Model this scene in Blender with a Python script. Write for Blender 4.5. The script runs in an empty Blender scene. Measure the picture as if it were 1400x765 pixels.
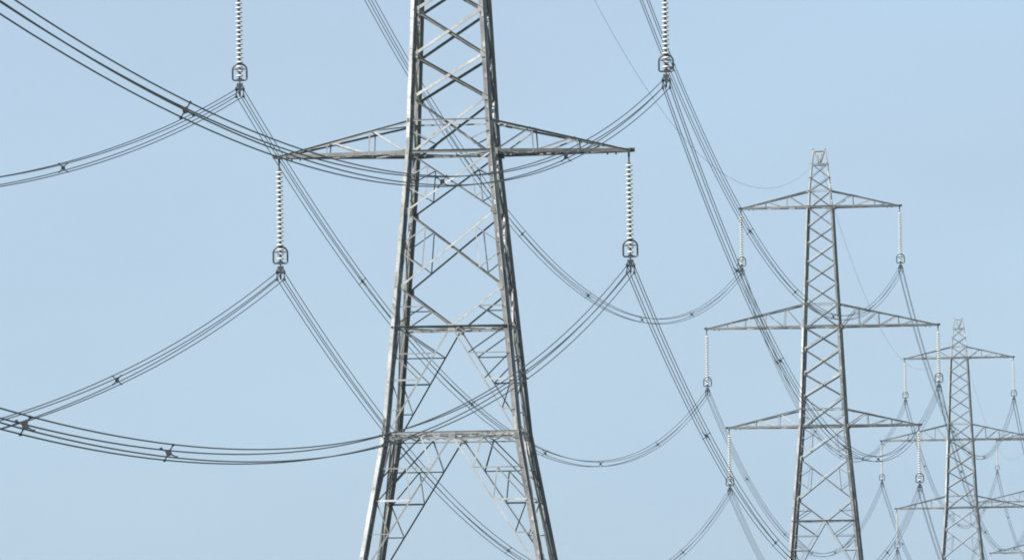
import bpy, bmesh, math, random
from mathutils import Vector, Matrix
random.seed(7)
rad = math.radians
scene = bpy.context.scene
col = scene.collection

# ------------------------------------------------------------------ camera
PITCH, ROLL, FOCAL = 0.05083158, 0.01486088, 316.72
EYE = 1.6
cam_d = bpy.data.cameras.new('camera')
cam_d.sensor_fit = 'HORIZONTAL'
cam_d.sensor_width = 36.0
cam_d.lens = FOCAL
cam_d.clip_start = 0.5
cam_d.clip_end = 30000
cam = bpy.data.objects.new('camera', cam_d)
col.objects.link(cam)
U = Vector((1, 0, 0))
V = Vector((0, -math.sin(PITCH), math.cos(PITCH)))
F = Vector((0, math.cos(PITCH), math.sin(PITCH)))
cr, sr = math.cos(ROLL), math.sin(ROLL)
R_ = U * cr - V * sr
Up = U * sr + V * cr
m = Matrix.Identity(4)
for i in range(3):
    m[i][0], m[i][1], m[i][2] = R_[i], Up[i], -F[i]
m[0][3], m[1][3], m[2][3] = 0, 0, EYE
cam.matrix_world = m
scene.camera = cam

# ------------------------------------------------------------------ sky and sun
SUN_EL, SUN_AZ = rad(44), rad(-124)           # azimuth from +Y towards +X
world = bpy.data.worlds.new('World')
scene.world = world
world.use_nodes = True
nt = world.node_tree
nt.nodes.clear()
out = nt.nodes.new('ShaderNodeOutputWorld')
bg = nt.nodes.new('ShaderNodeBackground')
sky = nt.nodes.new('ShaderNodeTexSky')
sky.sky_type = 'NISHITA'
sky.sun_disc = False
sky.sun_elevation = SUN_EL
sky.sun_rotation = SUN_AZ % (2 * math.pi)
sky.altitude = 1350
sky.air_density = 0.82
sky.dust_density = 2.7
sky.ozone_density = 3.6
bg.inputs['Strength'].default_value = 0.05
mx = nt.nodes.new('ShaderNodeMix')            # thin high veil over the clear sky
mx.data_type = 'RGBA'
mx.inputs[0].default_value = 0.75
mx.inputs[7].default_value = (2.37, 3.07, 3.78, 1)
wtc = nt.nodes.new('ShaderNodeTexCoord')       # faint unevenness of the veil
wmp = nt.nodes.new('ShaderNodeMapping')
wmp.inputs['Scale'].default_value = (9, 9, 26)
wno = nt.nodes.new('ShaderNodeTexNoise')
wno.inputs['Scale'].default_value = 1.6
wno.inputs['Detail'].default_value = 4
wmr = nt.nodes.new('ShaderNodeMapRange')
wmr.inputs[1].default_value, wmr.inputs[2].default_value = 0.3, 0.7
wmr.inputs[3].default_value, wmr.inputs[4].default_value = 0.76, 0.92
nt.links.new(wtc.outputs['Generated'], wmp.inputs['Vector'])
nt.links.new(wmp.outputs[0], wno.inputs['Vector'])
nt.links.new(wno.outputs[0], wmr.inputs[0])
nt.links.new(wmr.outputs[0], mx.inputs[0])
nt.links.new(sky.outputs[0], mx.inputs[6])
nt.links.new(mx.outputs[2], bg.inputs['Color'])
nt.links.new(bg.outputs[0], out.inputs['Surface'])

sun_d = bpy.data.lights.new('sun', 'SUN')
sun_d.energy = 5.0
sun_d.angle = rad(0.53)
sun_d.color = (1.0, 0.965, 0.92)
sun = bpy.data.objects.new('sun', sun_d)
col.objects.link(sun)
to_sun = Vector((math.sin(SUN_AZ) * math.cos(SUN_EL), math.cos(SUN_AZ) * math.cos(SUN_EL), math.sin(SUN_EL)))
sun.rotation_euler = to_sun.to_track_quat('Z', 'Y').to_euler()
sun.location = (-60, -40, 120)

scene.view_settings.view_transform = 'Standard'
scene.view_settings.look = 'None'
scene.view_settings.exposure = 2.0
scene.view_settings.gamma = 1.0
scene.view_settings.use_curve_mapping = False
scene.render.engine = 'CYCLES'
scene.cycles.max_bounces = 6
scene.cycles.filter_width = 1.9
scene.cycles.volume_bounces = 0

# ------------------------------------------------------------------ materials
def new_mat(name):
    mt = bpy.data.materials.new(name)
    mt.use_nodes = True
    n = mt.node_tree
    b = n.nodes['Principled BSDF']
    return mt, n, b

def noise(n, scale, detail=4, rough=0.55, vec=None):
    t = n.nodes.new('ShaderNodeTexNoise')
    t.inputs['Scale'].default_value = scale
    t.inputs['Detail'].default_value = detail
    t.inputs['Roughness'].default_value = rough
    if vec is not None:
        n.links.new(vec, t.inputs['Vector'])
    return t

def ramp(n, src, stops):
    r = n.nodes.new('ShaderNodeValToRGB')
    e = r.color_ramp.elements
    while len(e) < len(stops):
        e.new(0.5)
    for k, (p, c) in enumerate(stops):
        e[k].position = p
        e[k].color = (*c, 1)
    n.links.new(src, r.inputs[0])
    return r

def mixc(n, a, b, fac, mode='MIX'):
    x = n.nodes.new('ShaderNodeMix')
    x.data_type = 'RGBA'
    x.blend_type = mode
    if isinstance(fac, float):
        x.inputs[0].default_value = fac
    else:
        n.links.new(fac, x.inputs[0])
    for sock, v in ((6, a), (7, b)):
        if isinstance(v, tuple):
            x.inputs[sock].default_value = (*v, 1)
        else:
            n.links.new(v, x.inputs[sock])
    return x.outputs[2]

def steel_material(name, lo, hi, metallic, rough):
    """weathered hot-dip galvanised steel; each bar carries its own tone"""
    mt, n, b = new_mat(name)
    tc = n.nodes.new('ShaderNodeTexCoord')
    at = n.nodes.new('ShaderNodeAttribute')
    at.attribute_name = 'tone'
    n1 = noise(n, 0.9, 5, 0.6, tc.outputs['Object'])
    n2 = noise(n, 9.0, 4, 0.6, tc.outputs['Object'])
    r1 = ramp(n, n1.outputs[0], [(0.32, lo), (0.68, hi)])
    r2 = ramp(n, n2.outputs[0], [(0.35, (0.80, 0.80, 0.80)), (0.65, (1.08, 1.08, 1.08))])
    c = mixc(n, r1.outputs[0], r2.outputs[0], 1.0, 'MULTIPLY')
    mr = n.nodes.new('ShaderNodeMapRange')
    mr.inputs[3].default_value = 0.3
    mr.inputs[4].default_value = 1.75
    n.links.new(at.outputs['Fac'], mr.inputs[0])
    cc = n.nodes.new('ShaderNodeCombineColor')
    for k in range(3):
        n.links.new(mr.outputs[0], cc.inputs[k])
    c = mixc(n, c, cc.outputs[0], 1.0, 'MULTIPLY')
    # lichen and a little rust bleeding through the zinc
    n3 = noise(n, 2.3, 6, 0.7, tc.outputs['Object'])
    st = ramp(n, n3.outputs[0], [(0.60, (0, 0, 0)), (0.72, (1, 1, 1))])
    g = n.nodes.new('ShaderNodeRGBToBW')
    n.links.new(st.outputs[0], g.inputs[0])
    mm = n.nodes.new('ShaderNodeMath')
    mm.operation = 'MULTIPLY'
    mm.inputs[1].default_value = 0.45
    n.links.new(g.outputs[0], mm.inputs[0])
    c = mixc(n, c, (0.105, 0.088, 0.062), mm.outputs[0])
    n.links.new(c, b.inputs['Base Color'])
    b.inputs['Metallic'].default_value = metallic
    rr = n.nodes.new('ShaderNodeMapRange')
    rr.inputs[3].default_value = rough - 0.08
    rr.inputs[4].default_value = rough + 0.1
    n.links.new(n2.outputs[0], rr.inputs[0])
    n.links.new(rr.outputs[0], b.inputs['Roughness'])
    return mt

STEEL = steel_material('galvanised_steel', (0.098, 0.10, 0.099), (0.205, 0.207, 0.202), 0.1, 0.5)
FITTING = steel_material('dark_fitting_steel', (0.006, 0.007, 0.009), (0.016, 0.017, 0.020), 0.2, 0.55)

def simple(name, base, rough, var=0.15, scale=3.0, metallic=0.0):
    mt, n, b = new_mat(name)
    tc = n.nodes.new('ShaderNodeTexCoord')
    t = noise(n, scale, 5, 0.6, tc.outputs['Object'])
    lo = tuple(c * (1 - var) for c in base)
    hi = tuple(min(1, c * (1 + var)) for c in base)
    r = ramp(n, t.outputs[0], [(0.3, lo), (0.7, hi)])
    n.links.new(r.outputs[0], b.inputs['Base Color'])
    b.inputs['Roughness'].default_value = rough
    b.inputs['Metallic'].default_value = metallic
    return mt

WIRE = simple('weathered_aluminium_wire', (0.016, 0.018, 0.022), 0.6, 0.2, 0.8, 0.2)
GROUND_WIRE = simple('aged_earth_wire', (0.12, 0.13, 0.14), 0.6, 0.2, 0.8, 0.2)
PORCELAIN = simple('glazed_porcelain', (0.28, 0.277, 0.26), 0.25, 0.10, 8.0)
CONCRETE = simple('cast_concrete', (0.36, 0.35, 0.32), 0.9, 0.2, 2.0)

def ground_material():
    mt, n, b = new_mat('pasture')
    tc = n.nodes.new('ShaderNodeTexCoord')
    a = noise(n, 0.012, 6, 0.6, tc.outputs['Object'])
    d = noise(n, 1.7, 8, 0.7, tc.outputs['Object'])
    r1 = ramp(n, a.outputs[0], [(0.35, (0.03, 0.045, 0.016)), (0.55, (0.045, 0.058, 0.022)), (0.7, (0.07, 0.065, 0.035))])
    r2 = ramp(n, d.outputs[0], [(0.3, (0.6, 0.6, 0.6)), (0.7, (1.25, 1.25, 1.2))])
    c = mixc(n, r1.outputs[0], r2.outputs[0], 1.0, 'MULTIPLY')
    n.links.new(c, b.inputs['Base Color'])
    b.inputs['Roughness'].default_value = 0.95
    bp = n.nodes.new('ShaderNodeBump')
    bp.inputs['Strength'].default_value = 0.6
    bp.inputs['Distance'].default_value = 0.1
    n.links.new(d.outputs[0], bp.inputs['Height'])
    n.links.new(bp.outputs[0], b.inputs['Normal'])
    return mt
PASTURE = ground_material()

# ------------------------------------------------------------------ mesh helpers
class MB:
    """collects bars, plates, tubes and lathes into one mesh"""
    def __init__(s):
        s.v, s.f, s.t, s.sm = [], [], [], []
    def add(s, vs, fs, tone=None, smooth=False):
        o = len(s.v)
        s.v += [tuple(p) for p in vs]
        t = random.uniform(0.05, 0.6) if tone is None else tone
        for f in fs:
            s.f.append([i + o for i in f])
            s.t.append(t)
            s.sm.append(smooth)
    def angle(s, p0, p1, da, db, a, t, b=None, tone=None):
        """rolled steel angle: heel line p0-p1, one leg along da, the other along db"""
        p0, p1 = Vector(p0), Vector(p1)
        ax = (p1 - p0).normalized()
        da = Vector(da); da = (da - ax * da.dot(ax)).normalized()
        db = Vector(db); db = (db - ax * db.dot(ax)); db = (db - da * db.dot(da)).normalized()
        b = a if b is None else b
        prof = [(0, 0), (a, 0), (a, t), (t, t), (t, b), (0, b)]
        vs = [p + da * x + db * y for p in (p0, p1) for x, y in prof]
        fs = [[i, (i + 1) % 6, (i + 1) % 6 + 6, i + 6] for i in range(6)]
        fs += [[0, 1, 2, 3], [0, 3, 4, 5], [6, 9, 8, 7], [6, 11, 10, 9]]
        if da.cross(db).dot(ax) > 0:
            pass
        s.add(vs, fs, tone)
    def box(s, c, hx, hy, hz, X=(1, 0, 0), Y=(0, 1, 0), Z=(0, 0, 1), tone=None):
        c, X, Y, Z = Vector(c), Vector(X).normalized(), Vector(Y).normalized(), Vector(Z).normalized()
        vs = [c + X * hx * i + Y * hy * j + Z * hz * k for i in (-1, 1) for j in (-1, 1) for k in (-1, 1)]
        fs = [[0, 1, 3, 2], [4, 6, 7, 5], [0, 4, 5, 1], [2, 3, 7, 6], [0, 2, 6, 4], [1, 5, 7, 3]]
        s.add(vs, fs, tone)
    def tube(s, pts, r, n=8, closed=False, caps=True, tone=None, ref=None):
        pts = [Vector(p) for p in pts]
        N = len(pts)
        vs, fs = [], []
        up = Vector(ref) if ref else Vector((0, 0, 1))
        for i, p in enumerate(pts):
            if closed:
                d = pts[(i + 1) % N] - pts[i - 1]
            else:
                d = pts[min(i + 1, N - 1)] - pts[max(i - 1, 0)]
            d.normalize()
            x = d.cross(up)
            if x.length < 1e-4:
                x = d.cross(Vector((0.3, 1, 0)))
            x.normalize()
            y = x.cross(d)
            rr = r[i] if isinstance(r, (list, tuple)) else r
            for k in range(n):
                a = 2 * math.pi * k / n
                vs.append(p + x * (rr * math.cos(a)) + y * (rr * math.sin(a)))
        M = N if closed else N - 1
        for i in range(M):
            j = (i + 1) % N
            for k in range(n):
                l = (k + 1) % n
                fs.append([i * n + k, i * n + l, j * n + l, j * n + k])
        if caps and not closed:
            fs.append(list(range(n))[::-1])
            fs.append([(N - 1) * n + k for k in range(n)])
        s.add(vs, fs, tone, True)
    def lathe(s, prof, base=(0, 0, 0), n=20, tone=None):
        base = Vector(base)
        vs, fs = [], []
        for r, z in prof:
            for k in range(n):
                a = 2 * math.pi * k / n
                vs.append(base + Vector((r * math.cos(a), r * math.sin(a), z)))
        for i in range(len(prof) - 1):
            for k in range(n):
                l = (k + 1) % n
                fs.append([i * n + k, (i + 1) * n + k, (i + 1) * n + l, i * n + l])
        fs.append(list(range(n)))
        fs.append([(len(prof) - 1) * n + k for k in range(n)][::-1])
        s.add(vs, fs, tone, True)
    def build(s, name, mat, parent=None):
        me = bpy.data.meshes.new(name)
        me.from_pydata(s.v, [], s.f)
        me.materials.append(mat)
        at = me.attributes.new('tone', 'FLOAT', 'FACE')
        at.data.foreach_set('value', s.t)
        me.polygons.foreach_set('use_smooth', s.sm)
        bm = bmesh.new()
        bm.from_mesh(me)
        bmesh.ops.recalc_face_normals(bm, faces=bm.faces)
        bm.to_mesh(me)
        bm.free()
        if any(s.sm):
            me.set_sharp_from_angle(angle=rad(40))
        o = bpy.data.objects.new(name, me)
        col.objects.link(o)
        if parent:
            o.parent = parent
        return o

def empty(name, loc=(0, 0, 0), rz=0.0):
    o = bpy.data.objects.new(name, None)
    o.empty_display_size = 0.3
    col.objects.link(o)
    o.location = loc
    o.rotation_euler = (0, 0, rz)
    return o

def tag(o, label=None, cat=None, group=None, kind=None):
    if label: o['label'] = label
    if cat: o['category'] = cat
    if group: o['group'] = group
    if kind: o['kind'] = kind
    return o

def copy_tree(o, parent=None):
    c = o.copy()
    col.objects.link(c)
    if parent is not None:
        c.parent = parent
    for ch in list(o.children):
        copy_tree(ch, c)
    return c

# ------------------------------------------------------------------ where the line of pylons runs
HL = 25.6                                   # height of the lowest crossarm above its pylon's base
ARM = {'L': (0.0, 7.5), 'M': (7.784, 9.05), 'T': (17.14, 6.22)}      # height over lowest arm, half length
INS = 4.945                                 # arm tip down to the centre of the conductor bundle
TW = [(-32.03, 24.14, 23.14), (-2.387, 380.0, 24.636), (24.197, 703.65, 23.927),
      (51.072, 1031.16, 25.572), (79.65, 1370.75, 27.055), (108.2, 1710.5, 28.2)]
TW = [Vector(t) for t in TW]
BASE = [Vector((t.x, t.y, t.z + EYE - HL)) for t in TW]

def adir(k):
    a = TW[max(k - 1, 1)] if k else TW[0]
    b = TW[min(k + 1, 5)] if k else TW[1]
    d = (b - a); d.z = 0; d.normalize()
    return Vector((d.y, -d.x, 0))

# ------------------------------------------------------------------ ground
def ground_z(x, y):
    ys = [-6000] + [b.y for b in BASE] + [9000]
    zs = [-3.5] + [b.z for b in BASE] + [7.0]
    ys[1], zs[1] = 0.0, 0.0
    for i in range(len(ys) - 1):
        if y <= ys[i + 1] or i == len(ys) - 2:
            t = min(max((y - ys[i]) / (ys[i + 1] - ys[i]), 0), 1)
            t = t * t * (3 - 2 * t)
            return zs[i] + (zs[i + 1] - zs[i]) * t
xs = sorted(set([-6000, -4000, -2500, -1500, -900, -500, -300, -200, -120, -60, -30, 0, 30, 60, 90, 120, 180, 260, 400, 700, 1200, 2000, 3200, 6000]))
ysl = [-1500, -700, -300, -100] + list(range(-60, 1800, 20)) + [1900, 2100, 2400, 2900, 3600, 4500, 6000, 8000]
gv = [(x, y, ground_z(x, y) - 0.05) for y in ysl for x in xs]
gf = []
nx = len(xs)
for j in range(len(ysl) - 1):
    for i in range(nx - 1):
        gf.append((j * nx + i, j * nx + i + 1, (j + 1) * nx + i + 1, (j + 1) * nx + i))
gm = bpy.data.meshes.new('ground')
gm.from_pydata(gv, [], gf)
gm.materials.append(PASTURE)
gm.polygons.foreach_set('use_smooth', [True] * len(gf))
ground = bpy.data.objects.new('ground', gm)
col.objects.link(ground)
tag(ground, kind='structure')

# ------------------------------------------------------------------ the lattice pylon
# half width of the body against height over the lowest arm
PROF = [(-HL, 5.18), (-11.85, 2.79), (0.0, 1.73), (17.14, 0.94), (18.5, 0.87), (21.63, 0.52)]
def hw(z):
    for (z0, w0), (z1, w1) in zip(PROF, PROF[1:]):
        if z <= z1 or z1 == PROF[-1][0]:
            return w0 + (w1 - w0) * (z - z0) / (z1 - z0)

def fp(k, u, z, off=0.0):
    """point on face k: u in -1..1 across the face (left to right seen from outside), height z"""
    w = hw(z)
    p = Vector((u * w, -w - off, z + HL))
    return Matrix.Rotation(k * math.pi / 2, 3, 'Z') @ p
def fd(k, v):
    return Matrix.Rotation(k * math.pi / 2, 3, 'Z') @ Vector(v)

def member(mb, k, a, b, size, t=None, kind='out', ext=0.0, tone=None):
    """angle bar lying on face k from (u,z) a to (u,z) b.
    kind 'out': bolted outside, outstanding leg inwards at its lower edge; 'in': on the inner side, outstanding leg outwards"""
    t = size * 0.11 if t is None else t
    n = fd(k, (0, -1, 0))
    off = 0.030 if kind == 'out' else -0.035
    p, q = fp(k, a[0], a[1], off), fp(k, b[0], b[1], off)
    ax = (q - p).normalized()
    if ext:
        p, q = p - ax * ext, q + ax * ext
    up = n.cross(ax)
    if up.z < 0:
        up = -up
    h = size / 2
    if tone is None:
        tone = random.uniform(0.55, 1.0) if (kind == 'out' and k != 2) else random.uniform(0.0, 0.3)  # sunlit look painted into outer bars, shade into inner and far-face ones
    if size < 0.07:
        tone *= 0.5             # thin bars get a duller tone
    if k == 2:
        mb.angle(p + up * h, q + up * h, -up, -n, size, t, b=size * 0.9, tone=tone)
    elif kind == 'out':
        mb.angle(p - up * h, q - up * h, up, -n, size, t, tone=tone)
    else:
        mb.angle(p + up * h, q + up * h, -up, n, size, t, b=size * 0.9, tone=tone)

def xpanel(mb, k, z0, z1, size, red=None):
    """crossed diagonals between heights z0 (low) and z1 (high)"""
    member(mb, k, (-0.97, z0), (0.97, z1), size, kind='out', ext=0.05)
    member(mb, k, (-0.97, z1), (0.97, z0), size, kind='in', ext=0.09)
    if red:
        w0, w1 = hw(z0), hw(z1)
        # where the two diagonals meet, then quarter points
        tc = w0 / (w0 + w1)
        zc = z0 + (z1 - z0) * tc
        for s in (-1, 1):
            f = 0.46
            zl, zu = z0 + (zc - z0) * f, z1 + (zc - z1) * f
            xl, xu = s * w0 * (1 - f), s * w1 * (1 - f)
            ul, uu = xl / hw(zl), xu / hw(zu)
            zm = (zl + zu) / 2
            member(mb, k, (ul, zl), (uu, zu), red)
            member(mb, k, (s * 0.97, zm + 0.22), (uu, zu), red)
            member(mb, k, (s * 0.97, zm - 0.22), (ul, zl), red)

def gusset(mb, k, u, z, a, b, off=0.03):
    c = fp(k, u, z, off)
    mb.box(c, a, 0.012, b, fd(k, (1, 0, 0)), fd(k, (0, 1, 0)), (0, 0, 1))

def face_mesh(k):
    mb, hb = MB(), MB()
    # earth wire peak
    xpanel(mb, k, 18.5, 19.5, 0.065)
    xpanel(mb, k, 19.5, 20.6, 0.05)
    xpanel(mb, k, 17.14, 18.5, 0.08)
    # upper cage
    zs = [17.14, 15.7, 14.32, 12.84, 11.28, 9.65]
    for a, b in zip(zs, zs[1:]):
        xpanel(mb, k, b, a, 0.078)
    xpanel(mb, k, 7.784, 9.65, 0.09)
    zs = [7.784, 6.08, 4.18, 2.37]
    for a, b in zip(zs, zs[1:]):
        xpanel(mb, k, b, a, 0.115)
    xpanel(mb, k, 0.0, 2.37, 0.095)
    # short stiffeners inside the lowest cage panel
    for s in (-1, 1):
        member(mb, k, (s * 0.36, 0.86), (s * 0.62, 0.34), 0.05)
        member(mb, k, (s * 0.97, 0.95), (s * 0.55, 0.62), 0.05)
    # below the lowest arm
    xpanel(mb, k, -2.45, 0.0, 0.072, 0.045)
    xpanel(mb, k, -5.65, -2.45, 0.072, 0.045)
    for s in (-1, 1):
        member(mb, k, (s * 0.97, -5.65), (0.02 * s, -7.30), 0.072, kind='out' if s > 0 else 'in', ext=0.05)
        # redundants over the beam
        zr, ur = -6.47, s * 0.50
        member(mb, k, (s * 0.97, zr), (ur, zr), 0.046)
        member(mb, k, (s * 0.97, -7.2), (ur, zr), 0.05, kind='in')
        # inverted V down to the knee
        top, bot = (0.03 * s, -7.42), (s * 0.965, -11.75)
        member(mb, k, top, bot, 0.062)
        def on(z):
            f = (top[1] - z) / (top[1] - bot[1])
            x = top[0] * hw(top[1]) + (bot[0] * hw(bot[1]) - top[0] * hw(top[1])) * f
            return x / hw(z)
        lv = [-7.28, -8.45, -9.56, -10.82]
        for i, z in enumerate(lv[1:]):
            member(mb, k, (s * 0.97, z), (on(z), z), 0.048 if i != 1 else 0.07)
            member(mb, k, (s * 0.97, lv[i] - 0.05), (on(z), z), 0.05, kind='in')
        # inverted V below the knee, down towards the feet
        top2, bot2 = (0.03 * s, -12.05), (s * 0.965, -17.55)
        member(mb, k, top2, bot2, 0.065)
        def on2(z):
            f = (top2[1] - z) / (top2[1] - bot2[1])
            x = top2[0] * hw(top2[1]) + (bot2[0] * hw(bot2[1]) - top2[0] * hw(top2[1])) * f
            return x / hw(z)
        za, zb, zc = -13.27, -14.62, -16.02
        for i, z in enumerate((za, zb, zc)):
            member(mb, k, (s * 0.97, z), (on2(z), z), 0.048 if i != 1 else 0.075)
        uq = s * 0.46
        member(mb, k, (uq, -11.95), (on2(za), za), 0.065)
        member(mb, k, (uq, -11.95), (s * 0.97, -13.75), 0.058, kind='in')
        um = (on2(za) + s * 0.97) / 2
        member(mb, k, (um, za), (on2(zb), zb), 0.05)
        member(mb, k, (um, za), (s * 0.97, zb - 0.1), 0.05, kind='in')
        member(mb, k, (s * 0.97, zb), (on2(zc), zc), 0.05, kind='in')
        # lowest panel to the feet
        member(mb, k, (s * 0.97, -HL + 0.7), (0.02 * s, -17.6), 0.10, kind='in' if s < 0 else 'out')
        member(mb, k, (s * 0.97, -20.3), (s * 0.42, -20.3), 0.07)
        member(mb, k, (s * 0.97, -22.9), (s * 0.68, -22.9), 0.07)
        member(mb, k, (s * 0.97, -20.4), (s * 0.68, -22.9), 0.058, kind='in')
    member(mb, k, (-0.97, -17.6), (0.97, -17.6), 0.10)
    gusset(mb, k, 0, -7.36, 0.13, 0.14)
    gusset(mb, k, 0, -11.98, 0.14, 0.13)
    gusset(mb, k, 0, -17.5, 0.14, 0.14)
    # gussets at the main nodes of the legs
    for z in (-2.45, -5.65, 2.37, 4.18, 6.08):
        for s in (-1, 1):
            gusset(mb, k, s * 0.93, z, 0.11, 0.15, 0.028)
    face = mb.build('face_bracing', STEEL)
    # horizontal beams
    beams = []
    for z, size in ((-7.28, 0.11), (-11.85, 0.15), (0.0, 0.13), (1.44, 0.085), (7.784, 0.12), (9.65, 0.08), (17.14, 0.11), (18.5, 0.07)):
        hb = MB()
        w = hw(z)
        e = 0.16 if z < -5 else 0.02
        n = fd(k, (0, -1, 0)); h = fd(k, (1, 0, 0))
        p = fd(k, (-w - e, -w, z + HL)) + n * 0.036
        q = fd(k, (w + e, -w, z + HL)) + n * 0.036
        if z == -7.28:
            # outstanding leg on top facing out: reads as a dark line from below
            hb.angle(p, q, n, Vector((0, 0, -1)), 0.08, 0.012, b=0.085)
        elif z == -11.85:
            hb.angle(p + Vector((0, 0, 0.12)), q + Vector((0, 0, 0.12)), n, Vector((0, 0, -1)), 0.03, 0.012, b=0.12)
            hb.angle(p - Vector((0, 0, 0.20)) - n * 0.02, q - Vector((0, 0, 0.20)) - n * 0.02, n, Vector((0, 0, 1)), 0.05, 0.012, b=0.06, tone=0.2)
            for i in range(18):
                t0, t1 = i / 18, (i + 1) / 18
                a = p.lerp(q, t0) - Vector((0, 0, 0.13 if i % 2 else -0.0)) - n * 0.012
                b2 = p.lerp(q, t1) - Vector((0, 0, -0.0 if i % 2 else 0.13)) - n * 0.012
                hb.angle(a, b2, n, Vector((0, 0, 1)), 0.012, 0.006, b=0.05)
        else:
            if z in (0.0, 7.784, 17.14):
                lift = Vector((0, 0, 0.15))     # runs on level with the arms' lower chords
                hb.angle(p + lift, q + lift, n, Vector((0, 0, -1)), 0.045, 0.012, b=0.14, tone=0.12)
            else:
                hb.angle(p, q, n, Vector((0, 0, -1)), size * 0.32, 0.010, b=size * 0.8, tone=0.4)
        beams.append(hb.build('horizontal_beam', STEEL, face))
    return face

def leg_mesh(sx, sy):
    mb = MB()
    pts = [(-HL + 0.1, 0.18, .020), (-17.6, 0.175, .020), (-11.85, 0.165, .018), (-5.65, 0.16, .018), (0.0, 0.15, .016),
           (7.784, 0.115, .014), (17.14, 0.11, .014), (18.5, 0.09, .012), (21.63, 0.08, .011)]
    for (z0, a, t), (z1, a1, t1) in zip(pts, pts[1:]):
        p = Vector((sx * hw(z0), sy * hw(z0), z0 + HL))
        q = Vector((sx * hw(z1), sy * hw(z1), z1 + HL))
        tn = random.uniform(0.65, 1.0) if (sx < 0 and sy < 0) else random.uniform(0.4, 0.75) if sy < 0 else random.uniform(0.2, 0.45)  # fall of sunlight painted in: near left leg brightest, far legs darkest
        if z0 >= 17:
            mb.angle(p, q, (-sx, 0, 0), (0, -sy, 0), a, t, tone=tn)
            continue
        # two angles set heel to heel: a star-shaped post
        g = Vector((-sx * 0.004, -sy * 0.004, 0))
        mb.angle(p + g, q + g, (-sx, 0, 0), (0, -sy, 0), a, t, tone=random.uniform(0.05, 0.25))  # shaded half of the post painted in as a darker tone
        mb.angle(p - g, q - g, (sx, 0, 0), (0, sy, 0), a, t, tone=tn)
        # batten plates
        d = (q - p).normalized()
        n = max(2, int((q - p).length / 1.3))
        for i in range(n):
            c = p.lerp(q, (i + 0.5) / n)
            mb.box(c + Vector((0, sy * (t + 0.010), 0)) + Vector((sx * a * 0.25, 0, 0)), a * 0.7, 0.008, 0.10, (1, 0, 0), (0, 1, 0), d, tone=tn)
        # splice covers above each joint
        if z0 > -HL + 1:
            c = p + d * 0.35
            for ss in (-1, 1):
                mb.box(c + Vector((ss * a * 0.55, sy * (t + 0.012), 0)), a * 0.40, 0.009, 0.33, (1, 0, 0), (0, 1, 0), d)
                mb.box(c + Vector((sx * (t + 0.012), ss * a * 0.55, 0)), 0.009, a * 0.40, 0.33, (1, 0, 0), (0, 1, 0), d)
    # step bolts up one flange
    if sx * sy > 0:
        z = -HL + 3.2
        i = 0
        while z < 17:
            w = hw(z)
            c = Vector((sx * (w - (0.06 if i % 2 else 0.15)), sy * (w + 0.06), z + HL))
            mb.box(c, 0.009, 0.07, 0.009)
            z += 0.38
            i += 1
    return mb.build('leg', STEEL)

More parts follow.
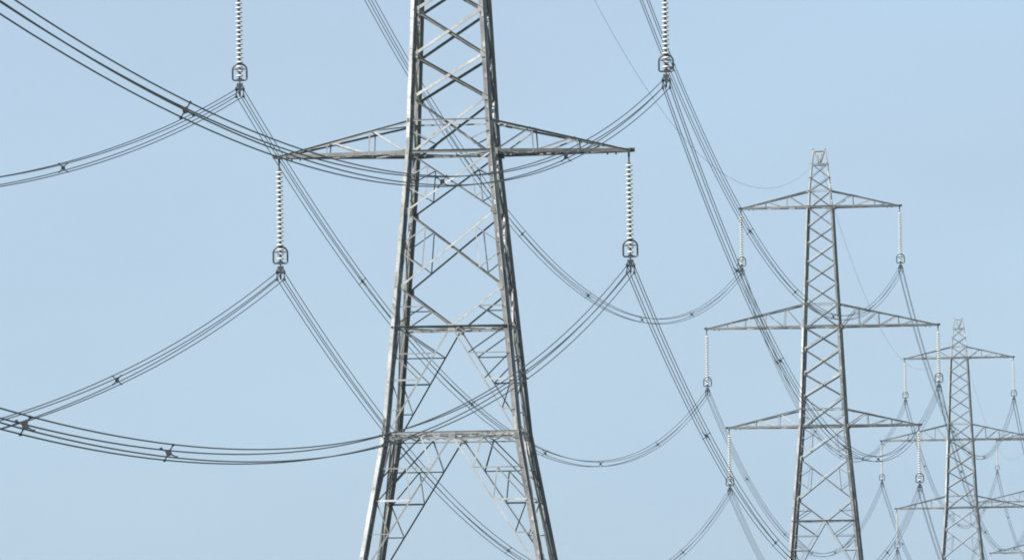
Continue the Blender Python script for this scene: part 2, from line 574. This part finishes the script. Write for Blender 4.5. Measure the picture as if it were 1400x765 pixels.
def arm_mesh(s, key):
    """pyramid crossarm on side s (-1/1): four chords as children of its web"""
    z0, L = ARM[key]
    rise = {'L': 1.44, 'M': 1.87, 'T': 1.36}[key]
    nodes = {'L': [0.30, 0.62], 'M': [0.2, 0.4, 0.6, 0.79], 'T': [0.31, 0.63]}[key]
    wb, wt = hw(z0), hw(z0 + rise)
    tipw = 0.17
    B = lambda sy, t: Vector((s * (wb + (L - wb) * t), sy * (wb + (tipw - wb) * t), z0 + HL))
    T = lambda sy, t: Vector((s * (wt + (L - 0.05 - wt) * t), sy * (wt + (tipw - wt) * t), z0 + HL + rise + (0.10 - rise) * t))
    web = MB()
    for sy in (-1, 1):
        n = Vector((0, sy, 0))
        prev = 0.0
        for i, t in enumerate(nodes):
            b, u = B(sy, t), T(sy, t)
            web.angle(b, u, (s, 0, 0), -n, 0.055, 0.007)
            lo = B(sy, prev if i else 0.02)
            web.angle(lo, u, (0, 0, 1), -n, 0.07, 0.008)
            prev = t
        # last bay
        web.angle(B(sy, prev), T(sy, min(prev + 0.2, 0.93)), (0, 0, 1), -n, 0.05, 0.007)
        # root gussets
        web.box(B(sy, 0.01) + Vector((0, sy * 0.02, 0.05)), 0.22, 0.010, 0.13)
        web.box(T(sy, 0.0) + Vector((0, sy * 0.02, -0.03)), 0.14, 0.010, 0.09)
    # bottom and top lacing
    ts = [0.0] + nodes + [0.93]
    for i in range(len(ts) - 1):
        web.angle(B(-1, ts[i]), B(1, ts[i + 1]), (1, 0, 0), (0, 0, 1), 0.06, 0.007)
        web.angle(B(1, ts[i]) + Vector((0, 0, .02)), B(-1, ts[i + 1]) + Vector((0, 0, .02)), (1, 0, 0), (0, 0, 1), 0.06, 0.007)
        if i:
            web.angle(B(-1, ts[i]), B(1, ts[i]), (s, 0, 0), (0, 0, 1), 0.06, 0.007)
            web.angle(T(-1, ts[i]), T(1, ts[i]), (s, 0, 0), (0, 0, -1), 0.06, 0.007)
        web.angle(T(-1 if i % 2 else 1, ts[i]), T(1 if i % 2 else -1, ts[i + 1]), (1, 0, 0), (0, 0, -1), 0.055, 0.007)
    a = web.build('crossarm', STEEL)
    for sy in (-1, 1):
        c = MB()
        if sy < 0:
            c.angle(B(sy, -0.02), B(sy, 1.0), (0, 0, 1), (0, -sy, 0), 0.15, 0.014, b=0.13, tone=0.08)
        else:
            dz = Vector((0, 0, 0.14))
            c.angle(B(sy, -0.02) + dz, B(sy, 1.0) + dz, (0, 0, -1), (0, -sy, 0), 0.15, 0.014, b=0.13, tone=0.0)
        c.build('lower_chord', STEEL, a)
        c = MB()
        c.angle(T(sy, 0.0), T(sy, 1.0), (0, 0, -1), (0, -1, 0), 0.095, 0.012, b=0.05, tone=0.15)
        c.build('upper_chord', STEEL, a)
    h = MB()
    tip = Vector((s * L, 0, z0 + HL))
    h.box(tip + Vector((-s * 0.09, 0, 0.080)), 0.27, 0.02, 0.085, tone=0.3)
    h.box(tip + Vector((0.015 * s, 0, 0.08)), 0.012, 0.20, 0.09, tone=0.3)
    for d in (0.62, 0.98):
        h.box(tip + Vector((-s * d, 0, -0.045)), 0.03, 0.05, 0.06, tone=0.2)
    h.box(tip + Vector((-s * 0.62, 0, 0.0)), 0.42, 0.03, 0.012, tone=0.3)
    h.build('hanger_plate', FITTING, a)
    return a

def peak_mesh():
    mb = MB()
    zt, zb = 21.63, 20.6
    for z, sz in ((zt, 0.07), (zb, 0.12)):
        w = hw(z)
        for k in range(4):
            mb.angle(fd(k, (-w, -w, z + HL - 0.01)), fd(k, (w, -w, z + HL - 0.01)), fd(k, (0, 0, -1)), fd(k, (0, 1, 0)), sz, 0.009)
    mb.box((0, 0, zb + HL - 0.08), hw(zb) * 0.98, 0.06, 0.05)
    for k in range(4):
        w = hw(zt)
        # spikes over the corners, V bars inside the frame
        mb.angle(fd(k, (-w * 0.98, -w * 0.98, zt + HL)), fd(k, (-w * 0.98, -w * 0.98, zt + HL + 0.16)), fd(k, (1, 0, 0)), fd(k, (0, 1, 0)), 0.06, 0.008)
        for s in (-1, 1):
            mb.angle(fp(k, s * 0.72, zt - 0.03), fp(k, s * 0.05, zb + 0.03), fd(k, (s, 0, 0)), fd(k, (0, 1, 0)), 0.06, 0.008)
            mb.angle(fp(k, s * 0.30, zt - 0.25), fp(k, s * 0.05, zb + 0.03), fd(k, (s, 0, 0)), fd(k, (0, 1, 0)), 0.05, 0.008)
    return mb.build('earth_wire_peak', STEEL)

def plan_mesh(root):
    for z in (0.0, 7.784, 17.14, -7.28, -11.85):
        mb = MB()
        w = hw(z) - 0.05
        Z = z + HL - 0.04
        mb.angle((-w, -w, Z), (w, w, Z), (1, -1, 0), (0, 0, 1), 0.05, 0.007)
        mb.angle((-w, w, Z + .006), (w, -w, Z + .006), (1, 1, 0), (0, 0, 1), 0.05, 0.007)
        if z < -5:
            for k in range(4):
                mb.angle(fd(k, (0, -w, Z)), fd(k, (w, 0, Z)), fd(k, (1, -1, 0)), (0, 0, 1), 0.05, 0.007)
        mb.build('plan_bracing', STEEL, root)

def make_pylon():
    root = empty('pylon')
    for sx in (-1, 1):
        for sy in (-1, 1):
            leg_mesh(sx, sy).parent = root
            c = MB()
            w = 5.35
            c.lathe([(0.62, -0.9), (0.62, 0.28), (0.55, 0.36), (0.30, 0.40)], (sx * w, sy * w, 0), 20)
            c.build('concrete_footing', CONCRETE, root)
    for k in range(4):
        face_mesh(k).parent = root
    for key in 'LMT':
        for s in (-1, 1):
            arm_mesh(s, key).parent = root
    peak_mesh().parent = root
    plan_mesh(root)
    return root

PY = 'lattice pylons in the power line'
pylon_labels = {1: 'tall steel lattice pylon nearest of all, cut off by the top of the picture',
                2: 'whole-topped lattice pylon standing second in the line, peak and three pairs of arms in view',
                3: 'small hazy lattice pylon with its peak in view, third in the line',
                4: 'faint farthest lattice pylon of which only left arm ends show beyond the third pylon'}
proto = make_pylon()
pylons = {}
for k in (1, 2, 3, 4):
    o = proto if k == 1 else copy_tree(proto)
    d = adir(k)
    o.location = BASE[k]
    o.rotation_euler = (0, 0, math.atan2(d.y, d.x))
    tag(o, pylon_labels[k], 'pylon', PY)
    pylons[k] = o

# ------------------------------------------------------------------ insulator strings
NDISC, PITCHD, Z0D = 20, 0.192, -0.47
DISC = [(0.045, 0.0), (0.055, -0.05), (0.060, -0.062), (0.120, -0.078), (0.150, -0.100), (0.154, -0.122), (0.146, -0.134),
        (0.13, -0.128), (0.115, -0.150), (0.10, -0.128), (0.085, -0.148), (0.07, -0.128), (0.035, -0.130), (0.022, -0.192)]
SHELL = [(0.070, -0.060)] + DISC[3:-1]
PIN = [(0.05, 0.012), (0.066, 0.0), (0.072, -0.062), (0.05, -0.072), (0.03, -0.13), (0.03, -0.182)]

def disc_obj(parent):
    mb = MB()
    mb.lathe(SHELL, (0, 0, 0), 20)
    d = mb.build('insulator_disc', PORCELAIN, parent)
    p = MB()
    p.lathe(PIN, (0, 0, 0), 10, tone=0.2)
    p.build('cap_and_pin', FITTING, d)
    return d

def string_fittings(root):
    h = MB()
    h.box((0, 0, -0.07), 0.045, 0.03, 0.13, tone=0.3)
    h.box((0, 0, -0.28), 0.03, 0.05, 0.13, tone=0.3)
    h.tube([(0, 0, -0.36), (0, 0, -0.48)], 0.03, 8, tone=0.2)
    h.build('top_link', FITTING, root)
    # arcing ring: racket frames, arched top and flat foot, one on each side plus cross bar
    r = MB()
    pts = []
    W, top, bot = 0.30, -3.72, -4.42
    for i in range(13):
        a = math.pi * i / 12
        pts.append((W * math.cos(a), 0, top - 0.26 + 0.26 * math.sin(a)))
    pts += [(-W, 0, bot + 0.05), (-W + 0.05, 0, bot), (W - 0.05, 0, bot), (W, 0, bot + 0.05)]
    r.tube(pts, 0.038, 8, closed=True, ref=(0, 1, 0), tone=0.4)
    pts2 = [(0.20 * math.cos(2 * math.pi * i / 20), 0.24 * math.sin(2 * math.pi * i / 20), -3.95) for i in range(20)]
    r.tube(pts2, 0.022, 6, closed=True, tone=0.4)
    r.tube([(-W, 0, -3.95), (-0.20, 0, -3.95)], 0.02, 6, tone=0.4)
    r.tube([(W, 0, -3.95), (0.20, 0, -3.95)], 0.02, 6, tone=0.4)
    r.build('arcing_ring', FITTING, root)
    y = MB()
    y.box((0, 0, -4.40), 0.10, 0.03, 0.07, tone=0.1)
    y.tube([(0, 0, -4.28), (0, 0, -4.60)], 0.032, 8, tone=0.1)
    # triangular yoke and the spread plates down to the four clamps
    y.box((0, 0, -4.62), 0.13, 0.03, 0.075, tone=0.5)
    y.box((0, 0, -4.76), 0.075, 0.03, 0.10, tone=0.3)
    for s in (-1, 1):
        y.box((s * 0.13, 0, -4.74), 0.022, 0.02, 0.12, (1, 0, 0), (0, 1, 0), (s * 0.35, 0, -1), tone=0.4)
        y.box((s * 0.155, 0, -4.95), 0.02, 0.016, 0.19, tone=0.3)
    y.box((0, 0, -4.80), 0.165, 0.02, 0.045, tone=0.4)
    y.box((0, 0, -4.98), 0.035, 0.03, 0.13, tone=0.3)
    y.build('yoke_plate', FITTING, root)
    for s in (-1, 1):
        for v in (-1, 1):
            c = MB()
            z = -INS + v * 0.1525
            x = s * 0.1525
            c.box((x, 0, z - 0.02), 0.042, 0.17, 0.045, tone=0.2)
            c.box((x, 0, z + 0.04), 0.030, 0.06, 0.055, tone=0.2)
            c.tube([(x, -0.30, z - 0.05), (x, -0.16, z - 0.005), (x, 0.16, z - 0.005), (x, 0.30, z - 0.05)], 0.022, 6, tone=0.2)
            c.build('suspension_clamp', FITTING, root)

def make_string(detail):
    root = empty('insulator_string')
    string_fittings(root)
    if detail:
        d0 = disc_obj(root)
        d0.location = (0, 0, Z0D)
        for i in range(1, NDISC):
            d = copy_tree(d0, root)
            d.location = (0, 0, Z0D - i * PITCHD)
    else:
        mb, pm = MB(), MB()
        for i in range(NDISC):
            mb.lathe(SHELL, (0, 0, Z0D - i * PITCHD), 12)
            pm.lathe(PIN, (0, 0, Z0D - i * PITCHD), 6, tone=0.7)
        st = mb.build('disc_stack', PORCELAIN, root)
        pm.build('caps_and_pins', STEEL, st)
    return root

INSET = {'L': 0.08, 'M': 0.0, 'T': 0.01}
def attach(k, arm, s):
    return TW[k] + adir(k) * s * (ARM[arm][1] - INSET[arm]) + Vector((0, 0, ARM[arm][0] + EYE))
def clamp(k, arm, s):
    return attach(k, arm, s) - Vector((0, 0, INS))

side = {-1: 'left', 1: 'right'}
lvl = {'L': 'lowest', 'M': 'middle', 'T': 'top'}
pyl = {1: 'the nearest pylon', 2: 'the second pylon', 3: 'the third pylon', 4: 'the farthest pylon'}
STR = {}
det = make_string(True)
far = None
first = True
for k in (1, 2, 3, 4):
    for arm in 'LMT':
        for s in (-1, 1):
            if (k == 1 and arm == 'T') or (k == 4 and s > 0):
                continue
            if k == 1:
                o = det if first else copy_tree(det)
                first = False
            else:
                if far is None:
                    far = make_string(False)
                    o = far
                else:
                    o = copy_tree(far)
            d = adir(k)
            o.location = attach(k, arm, s)
            o.rotation_euler = (0, 0, math.atan2(d.y, d.x))
            look = {1: 'white porcelain disc string', 2: 'slim pale insulator string',
                    3: 'small hazy insulator string', 4: 'tiny faint insulator string'}[k]
            tag(o, '%s under the %s end of %s\'s %s crossarm' % (look, side[s], pyl[k], lvl[arm]), 'insulator', 'insulator strings under the crossarms')

# ------------------------------------------------------------------ conductors
SAG = 3.788836e-4
SP = {  # spacer positions along each span
    (0, 'M', -1): [.35, .51, .69, .841], (0, 'M', 1): [.33, .522, .706, .844],
    (0, 'L', -1): [.35, .51, .69, .846], (0, 'L', 1): [.30, .477, .548, .70, .843],
    (1, 'M', 1): [.155, .272, .35, .497, .642, .81]}
DEF = [.155, .35, .497, .642, .81]
TWIST = {(0, 'M', 1): 12, (0, 'L', 1): 15, (0, 'L', -1): 17, (0, 'M', -1): 2}

def bundle_geom(i, arm, s):
    a, b = clamp(i, arm, s), clamp(i + 1, arm, s)
    flat = (b - a); flat.z = 0
    L = flat.length
    X = Vector((flat.y, -flat.x, 0)).normalized()
    tw = TWIST.get((i, arm, s), random.uniform(-6, 6))
    def ctr(t):
        p = a.lerp(b, t)
        p.z -= SAG * L * L * t * (1 - t)
        return p
    def twist(t):
        e = min(t, 1 - t) / 0.42
        e = min(max((e - 0.25) / 0.75, 0), 1)
        return rad(tw) * e * e * (3 - 2 * e)
    def off(t, cx, cz):
        w = twist(t)
        x, z = cx * math.cos(w) - cz * math.sin(w), cx * math.sin(w) + cz * math.cos(w)
        return X * x + Vector((0, 0, z)), w
    return a, b, L, X, ctr, off

H = 0.1525
def spacer_mesh():
    mb = MB()
    mb.box((0, 0, 0), 0.066, 0.035, 0.075, tone=0.05)
    for cx in (-1, 1):
        for cz in (-1, 1):
            d = Vector((cx, 0, cz)).normalized()
            mb.box(d * 0.135, 0.070, 0.012, 0.016, d, (0, 1, 0), (-d.z, 0, d.x), tone=0.1)
            mb.box((cx * H, 0, cz * H), 0.030, 0.035, 0.028, tone=0.0)
    return mb
spacer_me = None

def span_bundle(i, arm, s, label, group, t0=0.0, t1=1.0, nseg=90):
    global spacer_me
    a, b, L, X, ctr, off = bundle_geom(i, arm, s)
    root = empty('conductor_bundle', a if i else b)
    tag(root, label, 'power line', group)
    org = root.location.copy()
    for cx, cz in ((-1, 1), (1, 1), (-1, -1), (1, -1)):
        mb = MB()
        dz = random.uniform(-0.03, 0.03)
        pts = []
        for j in range(nseg + 1):
            t = t0 + (t1 - t0) * j / nseg
            o, w = off(t, cx * H, cz * H)
            # each wire hangs a touch differently between clamps
            p = ctr(t) + o
            p.z += dz * 4 * t * (1 - t)
            pts.append(p - org)
        mb.tube(pts, 0.019, 6)
        mb.build('wire', WIRE, root)
    for t in SP.get((i, arm, s), DEF):
        t += 0 if (i, arm, s) in SP else random.uniform(-0.008, 0.008)
        if not t0 <= t <= t1:
            continue
        if spacer_me is None:
            so = spacer_mesh().build('spacer', FITTING, root)
            spacer_me = so.data
        else:
            so = bpy.data.objects.new('spacer', spacer_me)
            col.objects.link(so)
            so.parent = root
        o, w = off(t, 0, 0)
        so.location = ctr(t) - org
        d = (ctr(t + 0.002) - ctr(t - 0.002)).normalized()
        x = X.copy()
        z = x.cross(d).normalized()
        m3 = Matrix((x, d, z)).transposed() @ Matrix.Rotation(-w, 3, 'Y')
        so.rotation_euler = m3.to_euler()
    return root

GRP = 'four-wire conductor bundles strung from pylon to pylon'
pair = {0: 'sweeping out of frame on the left from %s', 1: 'sagging from the nearest pylon to the second, on %s',
        2: 'sagging from the second pylon to the third, on %s', 3: 'sagging from the third pylon to the farthest, on %s',
        4: 'running on beyond the farthest pylon, from %s'}
for i in range(5):
    for arm in 'LMT':
        for s in (-1, 1):
            if i == 0 and arm == 'T':
                continue
            if i == 4 and s > 0:
                continue
            where = 'its %s %s string' % (lvl[arm], side[s])
            if i == 0:
                lab = 'four dark wires running off the left edge from the nearest pylon\'s %s %s insulator' % (lvl[arm], side[s])
            elif i == 4:
                lab = 'faint wire bundle running on past the farthest pylon from its %s %s insulator' % (lvl[arm], side[s])
            else:
                lab = 'wire bundle sagging away beyond %s from its %s %s insulator' % (pyl[i], lvl[arm], side[s])
            span_bundle(i, arm, s, lab, GRP, t0=0.10 if i == 0 else 0.0)

# earth wire along the peaks
for i in (1, 2, 3):
    a = TW[i] + Vector((0, 0, 21.0 + EYE))
    b = TW[i + 1] + Vector((0, 0, 21.0 + EYE))
    L = Vector((b.x - a.x, b.y - a.y, 0)).length
    mb = MB()
    pts = []
    for j in range(81):
        t = j / 80
        p = a.lerp(b, t)
        p.z -= SAG * 0.98 * L * L * t * (1 - t)
        pts.append(p - a)
    mb.tube(pts, 0.010, 6)
    o = mb.build('earth_wire', GROUND_WIRE)
    o.location = a
    tag(o, 'thin single earth wire sagging from the peak of %s to the next peak' % pyl[i], 'earth wire', 'earth wires between the pylon peaks')

# ------------------------------------------------------------------ haze
def haze_box():
    mt = bpy.data.materials.new('pale_air')
    mt.use_nodes = True
    n = mt.node_tree
    n.nodes.clear()
    o = n.nodes.new('ShaderNodeOutputMaterial')
    v = n.nodes.new('ShaderNodeVolumePrincipled')
    v.inputs['Color'].default_value = (0.27, 0.38, 0.50, 1)
    v.inputs['Density'].default_value = 0.00008
    v.inputs['Anisotropy'].default_value = 0.2
    n.links.new(v.outputs[0], o.inputs['Volume'])
    x0, x1, y0, y1, z0, z1 = -6100, 6100, -1600, 8100, -6.0, 56.0
    vs = [(x, y, z) for x in (x0, x1) for y in (y0, y1) for z in (z0, z1)]
    fs = [[0, 1, 3, 2], [4, 6, 7, 5], [0, 4, 5, 1], [2, 3, 7, 6], [0, 2, 6, 4], [1, 5, 7, 3]]
    me = bpy.data.meshes.new('haze')
    me.from_pydata(vs, [], fs)
    me.materials.append(mt)
    ob = bpy.data.objects.new('haze', me)
    col.objects.link(ob)
    tag(ob, kind='stuff')
    ob.display_type = 'WIRE'
haze_box()
